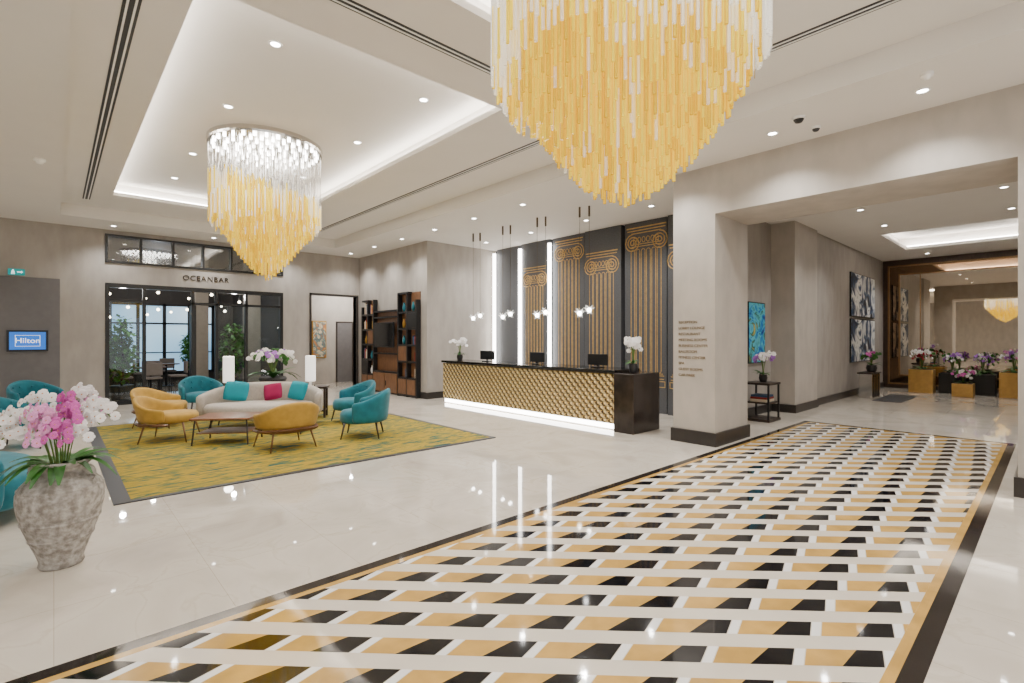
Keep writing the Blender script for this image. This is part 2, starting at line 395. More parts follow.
for y in (1,4,7,10,13): 
    downlight(-1.6,y,ZC,'small round downlight in the lower ceiling left of the lounge','downlights in the left ceiling',PW*.8)
    downlight(-4.6,y,ZC,'small round downlight in the lower ceiling left of the lounge','downlights in the left ceiling',PW*.8)
for x in (1.0,3.0,5.0): downlight(x,14.5,ZC,'small round downlight above the bar entrance','downlights before the bar',PW*.8)
for x in (0,3,6): downlight(x,-2.6,ZC,'small round downlight near the entrance side','downlights by the entrance',PW)
for x in (9.4,11.6,13.6,19.0):
    for y in (.6,2.6): downlight(x,y,ZH,'small round downlight in the ceiling of the side hall','downlights in the side hall',PW*.9)
def detector(name,x,y,z,r,label,cat,m):
    t=thing(name,(x,y,z),label,cat)
    MB().cyl(0,0,-.03,0,r*1.15,n=18).build('base_plate',M['white'],t,smooth=False)
    MB().lathe([(0,-.03-r*.7),(r*.6,-.03-r*.55),(r*.95,-.03)],18).build('dome',m,t,smooth=True)
detector('security_camera',6.34,2.02,ZC,.06,'dark dome security camera on ceiling right of near chandelier, the more forward one','security camera',M['black'])
detector('security_camera',6.78,1.97,ZC,.045,'dome security camera on ceiling, the smaller one next to the header beam','security camera',M['darkgrey'])
detector('smoke_detector',6.2,.85,ZC,.045,'white smoke detector on the lower ceiling at top right','smoke detector',M['white'])
detector('smoke_detector',-.15,9.8,ZC,.06,'white smoke detector on the lower ceiling at far left','smoke detector',M['white'])

# ------------------------------------------------------------------ chandeliers
CAM=Vector((0,0,1.6))
def chandelier(cx,cy,label,Rr,zb,zrim,plate_z,ambtop,over,expo,sw_amp,arms,pouter,keep,jit,tilt):
    t=thing('chandelier',(cx,cy,ZR),label,'chandelier')
    pz=plate_z-ZR
    MB().lathe([(0,pz-.05),(Rr+.02,pz-.05),(Rr+.03,pz-.02),(Rr+.03,0),(0,0)],48).build('ceiling_plate',M['chrome'],t)
    lm=None
    for i in range(5):
        r=.10+.16*i; nn=6+6*i
        for j in range(nn):
            a=2*PI*j/nn+i
            if lm is None:
                ob=MB().cyl(0,0,-.035,0,.024,n=8).build('led_light',M['lens'],t); lm=ob
            else:
                ob=lm.copy(); C.objects.link(ob); ob.parent=t
            ob.location=(r*math.cos(a),r*math.sin(a),pz-.05)
    tubes=[]; wires=MB()
    nr=17
    for i in range(nr):
        r=.03+(Rr-.03)*i/(nr-1); n=max(4,int(2*PI*r/.042)); f=r/Rr
        for j in range(n):
            a=2*PI*(j+random.random()*.3)/n+i*.7
            x,y=r*math.cos(a),r*math.sin(a)
            sw=(a/(2*PI)*arms+f*1.2)%1.0                # swirling steps of the lower edge
            z0=zb+(zrim-zb)*f**expo+random.uniform(-jit,jit*1.3)+sw_amp*(sw-.5)*min(1,f*1.6)
            L=random.uniform(.28,.42)
            top=ambtop+tilt*math.sin(a-.82)*f
            z=z0; k=0
            while z<top+over and k<5:
                c=0 if random.random()<.6 else 1
                if z+L*.6>top: c=2
                elif f>.93 and random.random()<pouter: c=2
                elif random.random()<(.24 if f>.8 else .08): c=2
                if c==2 and z+L*.6>top and random.random()>keep: break
                tubes.append((x,y,z,L,c)); z+=L+.012; L=random.uniform(.28,.40); k+=1
                if f<.5 and k>=3: break
            if (j+i)%2==0: wires.box(x-.0018,x+.0018,y-.0018,y+.0018,z-ZR,pz-.05)
    w=wires.build('suspension_wires',M['chrome'],t); w['kind']='stuff'
    tubes.sort(key=lambda q:(Vector((q[0]+cx,q[1]+cy,q[2]+q[3]/2))-CAM).length)
    rt=.0100
    def tb(mb,q): mb.cyl(q[0],q[1],q[2]-ZR,q[2]+q[3]-ZR,rt,n=6)
    mats=[M['amber'],M['amberd'],M['clear']]
    for q in tubes[:100]:
        mb=MB(); tb(mb,q); mb.build('glass_tube',mats[q[4]],t)
    rest=MB()
    for q in tubes[100:]:
        rest.mi=q[4]; tb(rest,q)
    o=rest.build('glass_tubes',mats,t); o['kind']='stuff'
    la=bpy.data.lights.new('chandelier_lamp','POINT'); la.energy=20; la.shadow_soft_size=.2; la.color=(1,.97,.88)
    lo=bpy.data.objects.new('chandelier_lamp',la); C.objects.link(lo); lo.location=(cx,cy,plate_z-.3)
chandelier(2.66,1.86,'huge near chandelier of amber and clear glass tubes cropped by the top edge',.83,2.45,3.24,ZR-.03,3.62,.45,1.45,.14,3,.66,.75,.03,.22)
chandelier(2.50,8.50,'amber glass tube chandelier hanging over the lounge seating',.80,2.52,3.44,ZR-.04,3.92,-.04,1.25,.14,2,.30,.2,.025,.22)

# ------------------------------------------------------------------ reception
dk=thing('reception_desk',(7.5,7.68,0),'long reception desk with faceted gold front and black top','reception desk')
DX,DY0,DY1=7.1,5.12,10.3
MB().box(DX+.1,DX+.72,DY0+.02,DY1-.02,0,1.0).build('body',M['brownstone'],dk,world=True)
MB().box(DX-.04,DX+.74,DY0,DY1,1.0,1.05).build('countertop',M['counter'],dk,world=True,bevel=.008)
MB().box(DX+.06,DX+.1,DY0+.02,DY1-.02,.02,.1).build('plinth_light',M['ledv'],dk,world=True)
fp=MB(); ny=74; nz=12; zz0,zz1=.12,.98
cy_=(DY1-DY0)/ny; cz=(zz1-zz0)/nz
fp.mi=2; fp.box(DX+.02,DX+.1,DY0,DY1,zz0,zz1)
for i in range(ny):
    for k in range(nz):
        y0=DY0+i*cy_; z0=zz0+k*cz; y1=y0+cy_; z1=z0+cz; g=.004
        ym,zm=(y0+y1)/2,(z0+z1)/2
        vs=[(DX+.019,y0+g,z0+g),(DX+.019,y0+g,z1-g),(DX+.019,y1-g,z1-g),(DX+.019,y1-g,z0+g),(DX+.004,ym,zm)]
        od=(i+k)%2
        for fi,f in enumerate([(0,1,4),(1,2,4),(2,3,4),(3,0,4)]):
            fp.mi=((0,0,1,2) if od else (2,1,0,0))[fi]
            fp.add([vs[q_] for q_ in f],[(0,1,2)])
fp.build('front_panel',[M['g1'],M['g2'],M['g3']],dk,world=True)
MB().box(DX-.06,DX+.74,DY0-.40,DY0-.001,0,1.0).build('end_pedestal',M['brownstone'],dk,world=True,bevel=.01)

# panels behind the desk
ys=[11.0,9.9,8.8,7.7,6.6,5.5,4.45]
def gold_column(mb,PXf,yc,hw,zcap,zbase):
    x0,x1=PXf-.006,PXf+.002
    def ln(y,z0,z1,ww=.007): mb.box(x0,x1,y-ww,y+ww,z0,z1)
    def hz(z,e,h=.016): mb.box(x0,x1,yc-hw-e,yc+hw+e,z,z+h)
    for z,e in ((zbase,.08),(zbase+.12,.08),(zbase+.17,.05),(zbase+.24,.05),(zbase+.28,.02)): hz(z,e)
    for s in (-1,1): ln(yc+s*(hw+.072),zbase,zbase+.12)
    zs=zbase+.3; n=6
    for i in range(n):
        c=yc-hw+2*hw*(i+.5)/n; d=2*hw/n*.36
        ln(c-d,zs+.05,zcap-.20,.0076); ln(c+d,zs+.05,zcap-.20,.0076)
        for sg,zz in ((1,zcap-.20),(-1,zs+.05)):
            pts=[(PXf-.003,c+d*math.cos(PI*k/6),zz+sg*d*math.sin(PI*k/6)) for k in range(7)]
            mb.tube(pts,.0076,4)
    hz(zcap-.10,-.03); hz(zcap-.05,-.01)
    for i in range(6):
        c=yc-hw*.7+1.4*hw*i/5
        pts=[(PXf-.003,c+.04*math.cos(2*PI*k/10),zcap+.05+.06*math.sin(2*PI*k/10)) for k in range(11)]
        mb.tube(pts,.009,4)
    for s in (-1,1):
        pts=[]
        for i in range(36):
            a=PI/2-i*.5; r=.205*(1-i/39.)
            pts.append((PXf-.003,yc+s*(hw-.06+r*math.cos(a)),zcap-.01+r*math.sin(a)))
        mb.tube(pts,.0135,5)
    hz(zcap+.19,-.02,.02); hz(zcap+.25,.08,.02); hz(zcap+.31,.10,.026)
words=['nearest the left light strip and plain','second from the left with a narrow gold column','third from the left with a wide gold column','fourth from the left with a tall scrolled capital','fifth from the left, beside the stone column','sixth, mostly hidden by the stone column']
caps=[None,3.15,3.72,3.28,3.70,3.2]
for i in range(6):
    PXf=9.40 if i%2 else 9.46
    t=thing('decorative_panel',(PXf,(ys[i]+ys[i+1])/2,0),'dark slate wall panel behind the desk, '+words[i],'wall panel','dark panels behind the desk')
    MB().box(PXf,9.57,ys[i+1]+.03,ys[i]-.03,0,ZC-.005).build('panel',M['panel'],t,world=True)
    if caps[i]:
        mb=MB(); gold_column(mb,PXf,(ys[i]+ys[i+1])/2+(.03 if i%2 else -.02),(0,.33,.35,.36,.39,.34)[i],caps[i],.55)
        mb.build('gold_column',M['goldline'],t,world=True)
for n,i in enumerate((0,1,2)):
    struct('trim_%d'%(n+1),MB().box(9.34,9.40,ys[i]-.04-(.02 if i==0 else 0),ys[i]+.04-(.02 if i==0 else 0),.9,ZC-.12),M['ledv'])

# pendants
def pendant(x,y,zb,label):
    t=thing('pendant_lamp',(x,y,ZC),label,'pendant lamp','glass pendants over the desk')
    MB().cyl(0,0,-.20,0,.02,n=12).build('canopy',M['bronze'],t)
    MB().cyl(0,0,zb+.13-ZC,-.20,.0032,n=6).build('cord',M['bronze'],t)
    MB().lathe([(.008,zb+.16-ZC),(.014,zb+.13-ZC),(.014,zb+.10-ZC)],10).build('socket',M['chrome'],t)
    MB().sph((0,0,zb+.06-ZC),.045,8,5).build('bulb',M['lens'],t)
    for k in range(12):
        a=2*PI*k/12*1.62; el=(-.7,-.1,.4,.9)[k%4]
        d=Vector((math.cos(a)*math.cos(el),math.sin(a)*math.cos(el),math.sin(el))); c=Vector((0,0,zb+.06-ZC))
        MB().tube([c+d*.035,c+d*.075,c+d*.125],[.004,.018,.002],6).build('crystal',M['clear'],t)
for (y,nm) in ((9.55,'farthest pair'),(8.46,'second pair'),(7.36,'third pair'),(6.2,'pair closest to the stone column')):
    pendant(7.55,y+.09,2.02,'slim crystal pendant above desk, left lamp of the '+nm)
    pendant(7.62,y-.09,2.08,'slim crystal pendant above desk, right lamp of the '+nm)

# monitors on the desk
def monitor(y,label,rz):
    t=thing('computer_monitor',(7.55,y,1.05),label,'monitor','monitors on the reception desk',rz=rz)
    MB().box(-.08,.08,-.1,.1,0,.015).build('stand_base',M['black'],t)
    MB().box(-.015,.015,-.02,.02,.015,.1).build('stand',M['black'],t)
    m=MB().box(-.015,.015,-.22,.22,.04,.25); m.build('housing',M['black'],t,bevel=.006)
    MB().box(.015,.018,-.205,.205,.055,.235).build('screen',M['tv'],t)
monitor(9.1,'black monitor seen from behind at the far end of the desk',R(8))
monitor(7.45,'black monitor seen from behind near the middle of the desk',R(-4))
monitor(5.85,'black monitor seen from behind toward the dark end of the desk',R(5))

# ------------------------------------------------------------------ plants
def frame_from(n):
    n=Vector(n).normalized(); a=Vector((0,0,1)) if abs(n.z)<.9 else Vector((1,0,0))
    u=a.cross(n).normalized(); v=n.cross(u); return u,v,n
PET=((.25,.55,.03),(.55,.95,.045),(.8,.92,.02),(.95,.55,-.02),(1.0,0,-.04),(.95,-.55,-.02),(.8,-.92,.02),(.55,-.95,.045),(.25,-.55,.03))
def add_blossom(mb,c,n,s,roll=0.):
    u,v,n=frame_from(n); c=Vector(c)
    for k in range(5):
        a=roll+PI/2+2*PI*k/5
        L=s*.5; wd=s*(.31 if k in (1,4) else .2)
        d=u*math.cos(a)+v*math.sin(a); e=u*-math.sin(a)+v*math.cos(a)
        mb.add([c]+[c+d*L*l+e*wd*ww+n*s*h for (l,ww,h) in PET],[tuple(range(10))])
def bez(p0,p1,p2,t): return p0*(1-t)**2+p1*2*t*(1-t)+p2*t*t
def strap(mb,p0,d,L,w,droop,n=7):
    d=Vector(d).normalized(); side=d.cross(Vector((0,0,1))).normalized()
    vs=[]
    for i in range(n+1):
        t=i/n; ww=w*math.sin(PI*min(.97,.12+.85*t))**.7
        pos=Vector(p0)+d*L*t+Vector((0,0,L*(.75*t-droop*t*t)))
        vs+= [pos-side*ww+Vector((0,0,.25*ww)),pos,pos+side*ww+Vector((0,0,.25*ww))]
    fs=[]
    for i in range(n):
        for j in range(2): fs.append((i*3+j,i*3+j+1,(i+1)*3+j+1,(i+1)*3+j))
    mb.add(vs,fs)
RT=Vector((.7373,-.6756,0)); FW=Vector((.6756,.7373,0))
# stone urn with orchids
ur=thing('stone_urn',(.04,4.765,0),'weathered grey stone urn standing on the floor and planted with orchids','planter')
prof=[(0,0),(.116,0),(.126,.015),(.121,.045),(.136,.10),(.174,.20),(.210,.31),(.234,.41),(.242,.475),(.239,.53),(.220,.58),(.184,.62),(.149,.645),(.136,.665),(.137,.69),(.160,.712),(.177,.724),(.176,.74),(.15,.74),(.130,.70),(.126,.65),(0,.64)]
MB().lathe(prof,48).build('vessel',M['urn'],ur,smooth=True)
for i in range(3):
    z=(.555,.33,.21)[i]; r=(.230,.216,.178)[i]
    MB().lathe([(r-.008,z-.014),(r+.005,z-.006),(r+.005,z+.006),(r-.008,z+.014)],48).build('carved_band',M['urn'],ur,smooth=True)
for s in (-1,1):
    pts=[]
    for i in range(9):
        a=PI*(-.45+.9*i/8); p=RT*s*(.172+.055*math.cos(a)); pts.append((p.x,p.y,.648+.055*math.sin(a)))
    MB().tube(pts,.016,8).build('handle',M['urn'],ur,smooth=True)
for i in range(26):
    a=2*PI*i/26+random.random()*.3; lv2=MB()
    strap(lv2,(.05*math.cos(a),.05*math.sin(a),.70),(math.cos(a),math.sin(a),0),random.uniform(.20,.32),random.uniform(.024,.036),random.uniform(.5,1.1))
    lv2.build('leaf',M['leaf'],ur,smooth=True)
bl={}
def orchid_blossom(key):
    if key not in bl:
        mb=MB(); mb.mi=0; add_blossom(mb,(0,0,0),(0,0,1),1.0); mb.mi=1; mb.sph((0,-.03,.05),.07,8,5)
        me_o=mb.build('blossom',[M[key],M['lip']]); me=me_o.data; bpy.data.objects.remove(me_o); bl[key]=me
    return bl[key]
def big_spray(parent,key,base,ctl,end,nb,size):
    p0,p1,p2=Vector(base),Vector(ctl),Vector(end)
    st=MB().tube([bez(p0,p1,p2,i/10) for i in range(11)],.004,6).build('flower_stem',M['stem'],parent)
    for i in range(nb):
        t=.36+.64*i/(nb-1); p=bez(p0,p1,p2,t)
        s=1 if i%2 else -1
        nrm=(-FW*1.0+RT*s*random.uniform(.1,.8)+Vector((0,0,random.uniform(-.2,.5)))).normalized()
        o=bpy.data.objects.new('blossom',orchid_blossom(key)); C.objects.link(o); o.parent=st
        u,v,n=frame_from(nrm); rm=Matrix((u,v,n)).transposed().to_4x4()
        o.matrix_local=Matrix.Translation(p+nrm*.022+RT*s*.026+Vector((0,0,random.uniform(-.02,.02))))@rm@Matrix.Scale(size*random.uniform(.8,1.1),4)
def V(r,f,z): p=RT*r+FW*f; return (p.x,p.y,z)
W_,P_,M_='petal_w','petal_p','petal_m'
sprays=[(W_,-.12,0,1.14,-.44,-.02,1.02,16),(W_,-.1,-.12,1.18,-.34,-.1,.94,16),(W_,-.1,.1,1.24,-.36,.12,1.12,15),(W_,-.05,-.15,1.20,-.24,-.2,1.0,15),(W_,-.08,-.1,1.10,-.28,-.22,.84,14),
(W_,-.12,.05,1.20,-.46,.05,.94,15),(W_,-.08,-.05,1.16,-.18,-.14,.92,14),
(P_,0,-.1,1.2,.06,-.2,.98,14),(M_,.02,0,1.28,.12,-.05,1.12,13),(P_,-.04,-.05,1.22,-.04,-.2,1.04,13),(M_,.05,-.12,1.10,.13,-.22,.94,13),
(W_,.1,.05,1.22,.32,.05,1.10,13),(P_,.06,.1,1.24,.18,.2,1.05,13),(W_,.0,.12,1.30,.04,.2,1.18,12),(M_,.1,-.05,1.20,.20,-.12,1.04,14),(M_,.1,-.1,1.06,.22,-.2,.9,13),(W_,.12,-.02,1.14,.32,-.06,1.0,13),(W_,.14,.0,1.20,.37,-.02,1.04,12),(P_,.0,-.14,1.12,.03,-.24,.88,13),(W_,.12,-.08,1.08,.29,-.14,.92,12)]
for (k,cr,cf,cz,er,ef,ez,nb) in sprays:
    big_spray(ur,k,V(cr*.3,cf*.3,.68),V(cr,cf,cz+.1),V(er,ef,ez),nb,.066)

def plant_sprays(parent,base_z,hh,spread,keys,n,bs,seed,nl=10,per_=8):
    rnd=random.Random(seed); lm=MB()
    for i in range(nl):
        a=rnd.random()*2*PI; strap(lm,(0,0,base_z),(math.cos(a),math.sin(a),0),spread*rnd.uniform(.7,1.1),spread*.11,rnd.uniform(.3,.9),5)
    lm.build('leaves',M['leaf'],parent,smooth=True)
    for i in range(n):
        a=2*PI*i/n+rnd.random()*.6
        e=Vector((math.cos(a)*spread*rnd.uniform(.4,1),math.sin(a)*spread*rnd.uniform(.4,1),base_z+hh*rnd.uniform(.5,.95)))
        c=Vector((e.x*.3,e.y*.3,base_z+hh*1.25)); b0=Vector((0,0,base_z))
        st=MB().tube([bez(b0,c,e,t/6) for t in range(7)],bs*.06,5).build('flower_stem',M['stem'],parent)
        fm=MB()
        for k in range(per_):
            t=.4+.6*k/(per_-1); p=bez(b0,c,e,t)+Vector((rnd.uniform(-1,1),rnd.uniform(-1,1),rnd.uniform(-.6,.6)))*bs*.5
            add_blossom(fm,p,(-.68+rnd.uniform(-.5,.5),-.74+rnd.uniform(-.5,.5),rnd.uniform(-.2,.5)),bs)
        fm.build('blossoms',M[keys[i%len(keys)]],st)
def pot_orchid(x,y,z,label,potm,ph,pr,hh,spread,keys,n,bs,seed,name='orchid_pot'):
    t=thing(name,(x,y,z),label,'plant')
    MB().lathe([(0,0),(pr*.7,0),(pr*.8,ph*.1),(pr,ph*.6),(pr*.85,ph*.9),(pr*.95,ph),(pr*.8,ph),(0,ph*.93)],18).build('pot',potm,t,smooth=True)
    plant_sprays(t,ph*.95,hh,spread,keys,n,bs,seed)
    return t
pot_orchid(7.33,4.92,1.001,'white orchid in dark pot on the dark end block of the desk',M['pot'],.16,.08,.44,.2,['petal_w'],7,.085,3)
pot_orchid(7.45,10.05,1.051,'white orchid in dark pot on the far end of the desk',M['pot'],.14,.08,.38,.2,['petal_w'],6,.085,5)

# ------------------------------------------------------------------ lounge
cp=thing('carpet',(2.8,8.8,0),'large ochre carpet with teal streaks under the lounge seating','carpet')
MB().box(.56,5.15,6.15,11.6,0,.012).build('pile',M['carpet'],cp,world=True)
MB().box(.42,.56,6.08,11.67,0,.011).box(.56,5.22,6.08,6.15,0,.011).box(5.15,5.22,6.15,11.67,0,.011).box(.56,5.15,11.6,11.67,0,.011).build('border',M['darkgrey'],cp,world=True)
ZF=.0125
def sstep(t): t=max(0,min(1,t)); return t*t*(3-2*t)
def tub(rx,ry,amax,zb,ztb,ztf,th,flare=.05,N=20,ex=1.0):
    mb=MB(); P=8
    for i in range(N+1):
        a=R(-amax+2*amax*i/N); t=abs(a)/R(amax); top=ztb-(ztb-ztf)*sstep(t)
        fl_=flare*(1-.5*t)
        sx=math.copysign(abs(math.sin(a))**ex,math.sin(a)); cx_=math.copysign(abs(math.cos(a))**ex,math.cos(a))
        for (o,z) in ((-.01,zb),(.01,zb+.25*(top-zb)),(fl_*.6,zb+.7*(top-zb)),(fl_,top-.03),(fl_-th*.5,top),(fl_-th,top-.03),(fl_*.6-th,zb+.7*(top-zb)),(-th,zb)):
            mb.v.append(((rx+o)*sx,(ry+o)*cx_,z))
    for i in range(N):
        for j in range(P): mb.f.append((i*P+j,i*P+(j+1)%P,(i+1)*P+(j+1)%P,(i+1)*P+j)); mb.m.append(0)
    mb.f.append(tuple(range(P-1,-1,-1))); mb.f.append(tuple(range(N*P,N*P+P))); mb.m+=[0,0]
    return mb
def legs(t,pts,h,m,sp=.05,r=.016):
    for (x,y) in pts:
        MB().tube([(x+math.copysign(sp,x),y+math.copysign(sp,y),0),(x,y,h)],[r*.65,r*1.2],8).build('leg',m,t,smooth=True)
def armchair(kind):
    t=thing('armchair',(0,0,0),'x','armchair','%s armchairs of the lounge'%kind)
    m=M['teal'] if kind=='teal' else M['orange']
    if kind=='teal':
        tub(.40,.38,112,.24,.78,.58,.08).build('backrest',m,t,smooth=True,sub=1)
        for n_,a in enumerate((-50,-17,17,50)):
            for z in (.52,.64):
                x,y=.335*math.sin(R(a)),.315*math.cos(R(a)); MB().sph((x,y,z),.016,8,5).build('tufting_button',m,t)
        MB().lathe([(0,.24),(.31,.24),(.33,.27),(.33,.37),(.30,.42),(.2,.44),(0,.445)],28,0,-.05,1,.98).build('seat',m,t,smooth=True)
        legs(t,[(.24,.22),(-.24,.22),(.24,-.26),(-.24,-.26)],.25,M['darkwood'])
    else:
        tub(.41,.39,100,.30,.70,.52,.065,.07,20,.85).build('backrest',m,t,smooth=True,sub=1)
        tub(.425,.405,104,.26,.325,.30,.035,.015,20,.85).build('wood_rim',M['walnut'],t,smooth=True)
        MB().lathe([(0,.29),(.32,.29),(.345,.31),(.345,.39),(.32,.425),(.2,.44),(0,.445)],28,0,-.06,1,.98).build('seat',m,t,smooth=True)
        legs(t,[(.25,.23),(-.25,.23),(.26,-.27),(-.26,-.27)],.30,M['walnut'],.07,.014)
    return t
used={}
def chair(kind,x,y,fx,fy,z,label):
    if kind not in used:
        t=armchair(kind); t.location=(x,y,z); t.rotation_euler=(0,0,face(fx,fy)); t['label']=label; used[kind]=t
    else: t=dup(used[kind],(x,y,z),face(fx,fy),label)
    return t
chair('orange',1.33,9.40,.9,-.45,ZF,'mustard armchair left of the coffee table, seen from the side')
chair('orange',2.50,7.62,-.05,1,ZF,'mustard armchair in front of the coffee table, seen from behind')
chair('orange',1.45,11.0,.75,-.65,ZF,'mustard armchair at the far left corner of the carpet')
chair('teal',3.72,7.62,-.8,.55,ZF,'teal armchair nearest the front right of the carpet, turned away')
chair('teal',4.22,9.1,-1,.05,ZF,'teal armchair right of the beige sofa, behind another teal chair')
chair('teal',2.35,12.5,.1,-1,0,'teal armchair behind the seating group by the bar entrance')
chair('teal',-.25,13.5,.5,-.85,0,'teal armchair farthest left, close to the wall screen')
chair('teal',-.35,10.3,.95,-.3,0,'teal armchair at far left between wall screen and orchids')
# teal sofa at the left edge behind the urn
ts=thing('sofa',(-.62,6.75,0),'teal sofa at the left edge of the view, partly behind the urn','sofa',rz=face(.97,.25))
tub(.98,.44,100,.16,.80,.62,.14,.05,28,.85).build('backrest',M['teal'],ts,smooth=True,sub=1)
MB().lathe([(0,.14),(.9,.14),(.97,.18),(.97,.38),(.92,.43),(.6,.45),(0,.455)],40,0,-.08,.9,.43).build('seat',M['teal'],ts,smooth=True)
legs(ts,[(.7,.22),(-.7,.22),(.68,-.28),(-.68,-.28)],.16,M['darkwood'])
# beige sofa
SF=(2.75,9.65); sth=face(-.5,-.866)
so=thing('sofa',(SF[0],SF[1],ZF),'curved beige sofa with bright scatter cushions facing the coffee table','sofa',rz=sth)
tub(1.02,.46,100,.20,.78,.60,.13,.04,28,.70).build('backrest',M['beige'],so,smooth=True,sub=1)
MB().lathe([(0,.18),(.9,.18),(.97,.22),(.97,.38),(.92,.43),(.6,.45),(0,.455)],40,0,-.08,.93,.45).build('seat',M['beige'],so,smooth=True)
legs(so,[(.75,.25),(-.75,.25),(.7,-.30),(-.7,-.30)],.2,M['darkwood'])
def loc2w(lx,ly): 
    return (SF[0]+lx*math.cos(sth)-ly*math.sin(sth),SF[1]+lx*math.sin(sth)+ly*math.cos(sth))
def cushion(lx,ly,z,w,h,tilt,rot,m,label,roll=0):
    mb=MB(); n=10
    for sgn in (1,-1):
        for i in range(n+1):
            for j in range(n+1):
                u=-1+2*i/n; v=-1+2*j/n
                k=(1-u**4)*(1-v**4); pin=1-.08*(u*u*v*v)
                mb.v.append((w/2*u*pin,sgn*.07*k**.5,h/2*v*pin+h/2))
    for s in range(2):
        o=s*(n+1)**2
        for i in range(n):
            for j in range(n):
                f=(o+i*(n+1)+j,o+(i+1)*(n+1)+j,o+(i+1)*(n+1)+j+1,o+i*(n+1)+j+1)
                mb.f.append(f if s==0 else f[::-1]); mb.m.append(0)
    mb.xf(Matrix.Rotation(R(tilt),4,'X')@Matrix.Rotation(R(roll),4,'Y'))
    o=mb.build('cushion',m,smooth=True); wx,wy=loc2w(lx,ly); o.location=(wx,wy,z+ZF); o.rotation_euler=(0,0,sth+R(rot))
    tag(o,label,'cushion','scatter cushions on the sofa')
cushion(-.46,.04,.47,.40,.36,-22,8,M['aqua'],'teal scatter cushion near the left end of the sofa',7)
cushion(.18,.06,.47,.32,.31,-22,-6,M['magenta'],'magenta scatter cushion on the sofa',-10)
cushion(.56,-.01,.47,.34,.34,-20,-18,M['aqua'],'teal scatter cushion right of the magenta one',8)
# coffee tables
def ctable(x,y,rx,ry,h,rz,label):
    t=thing('coffee_table',(x,y,ZF),label,'coffee table','copper coffee tables',rz=rz)
    MB().box(-rx,rx,-ry,ry,h-.03,h).build('table_top',M['copper'],t,bevel=.012)
    MB().box(-rx+.07,rx-.07,-ry+.07,ry-.07,.16,.175).build('lower_shelf',M['walnut'],t,bevel=.005)
    for sx in (-1,1):
        for sy in (-1,1): MB().tube([(sx*(rx-.03),sy*(ry-.03),0),(sx*(rx-.06),sy*(ry-.06),h-.03)],.012,8).build('leg',M['darkwood'],t)
ctable(1.98,8.62,.42,.32,.40,R(-35),'low copper-brown coffee table between the mustard armchairs')
ctable(2.92,8.72,.26,.22,.34,R(-35),'smaller low table behind the mustard chair seen from behind')
# console behind sofa
cn=loc2w(0,.98)
ct=thing('console_table',(cn[0],cn[1],ZF),'dark wood console table standing behind the beige sofa','console table',rz=sth)
MB().box(-1.05,1.0,-.2,.2,.58,.62).build('table_top',M['darkwood'],ct,bevel=.008)
MB().box(-1.0,.95,-.16,.16,.12,.15).build('lower_shelf',M['darkwood'],ct)
for sx in (-1.0,.95):
    for sy in (-.16,.16): MB().box(sx-.02,sx+.02,sy-.02,sy+.02,0,.58).build('leg',M['darkwood'],ct)
def lamp(lx,label):
    wx,wy=loc2w(lx,.98)
    t=thing('table_lamp',(wx,wy,ZF+.62),label,'table lamp','cylindrical lamps behind the sofa')
    MB().lathe([(0,0),(.085,0),(.085,.02),(.03,.035),(.025,.1),(0,.1)],18).build('base',M['chrome'],t,smooth=True)
    MB().lathe([(0,.1),(.095,.1),(.098,.11),(.098,.60),(.09,.61),(0,.60)],24).build('shade',M['shade'],t)
    la=bpy.data.lights.new('table_lamp_bulb','POINT'); la.energy=6; la.shadow_soft_size=.08; la.color=(1,.93,.82)
    lo=bpy.data.objects.new('table_lamp_bulb',la); C.objects.link(lo); lo.location=(wx,wy,ZF+1.32)
lamp(-.84,'tall white cylinder lamp left of the flower arrangement')
lamp(.66,'tall white cylinder lamp right of the flower arrangement')
wx,wy=loc2w(-.04,.98)
fa=thing('flower_arrangement',(wx,wy,ZF+.62),'large orchid arrangement of white and lilac flowers on the console','flowers')
MB().lathe([(0,0),(.14,0),(.2,.05),(.26,.16),(.24,.2),(.2,.19),(0,.17)],24).build('bowl',M['pot'],fa,smooth=True)
plant_sprays(fa,.18,.54,.5,['petal_w','petal_l','petal_w','leaf','petal_w','petal_l','leaf'],21,.095,11,14,9)

# ------------------------------------------------------------------ bookcase wall
bc=thing('bookcase',(7.1,13.0,0),'black and warm brown stepped shelving grid on the wall left of the desk','bookcase')
X0,X1=7.05,7.198
bp=MB().box(X1-.02,X1,11.45,12.4,.02,2.84).box(X1-.02,X1,12.4,13.85,.02,2.4).box(X1-.02,X1,13.85,14.6,.02,2.74)
bp.build('back_panel',M['walnut'],bc,world=True)
for y,h in ((11.45,2.62),(12.4,2.85),(13.85,2.75),(14.6,2.55),(11.92,2.85),(14.22,2.75)):
    MB().box(X0,X1-.02,y-.03,y+.03,0,h).build('upright',M['black'],bc,world=True)
for (y0,y1,h) in ((11.45,12.4,2.85),(13.85,14.6,2.75)):
    for z in (.05,.5,.95,1.4,1.85,2.3,h-.02): MB().box(X0+.005,X1-.02,y0 if z<h-.1 else y0+.4,y1,z-.026,z+.026).build('shelf',M['black'],bc,world=True)
for z in (.62,1.15,2.2,2.38): MB().box(X0+.005,X1-.02,12.4,13.85,z-.022,z+.022).build('shelf',M['black'],bc,world=True)
for n_,(y0,y1,z0,z1) in enumerate(((11.95,12.37,.98,1.37),(11.48,11.89,1.88,2.27),(13.88,14.19,1.43,1.82),(14.25,14.57,.53,.92))):
    MB().box(X0+.002,X0+.02,y0,y1,z0,z1).build('front_panel',M['black'] if n_%2 else M['walnut'],bc,world=True)
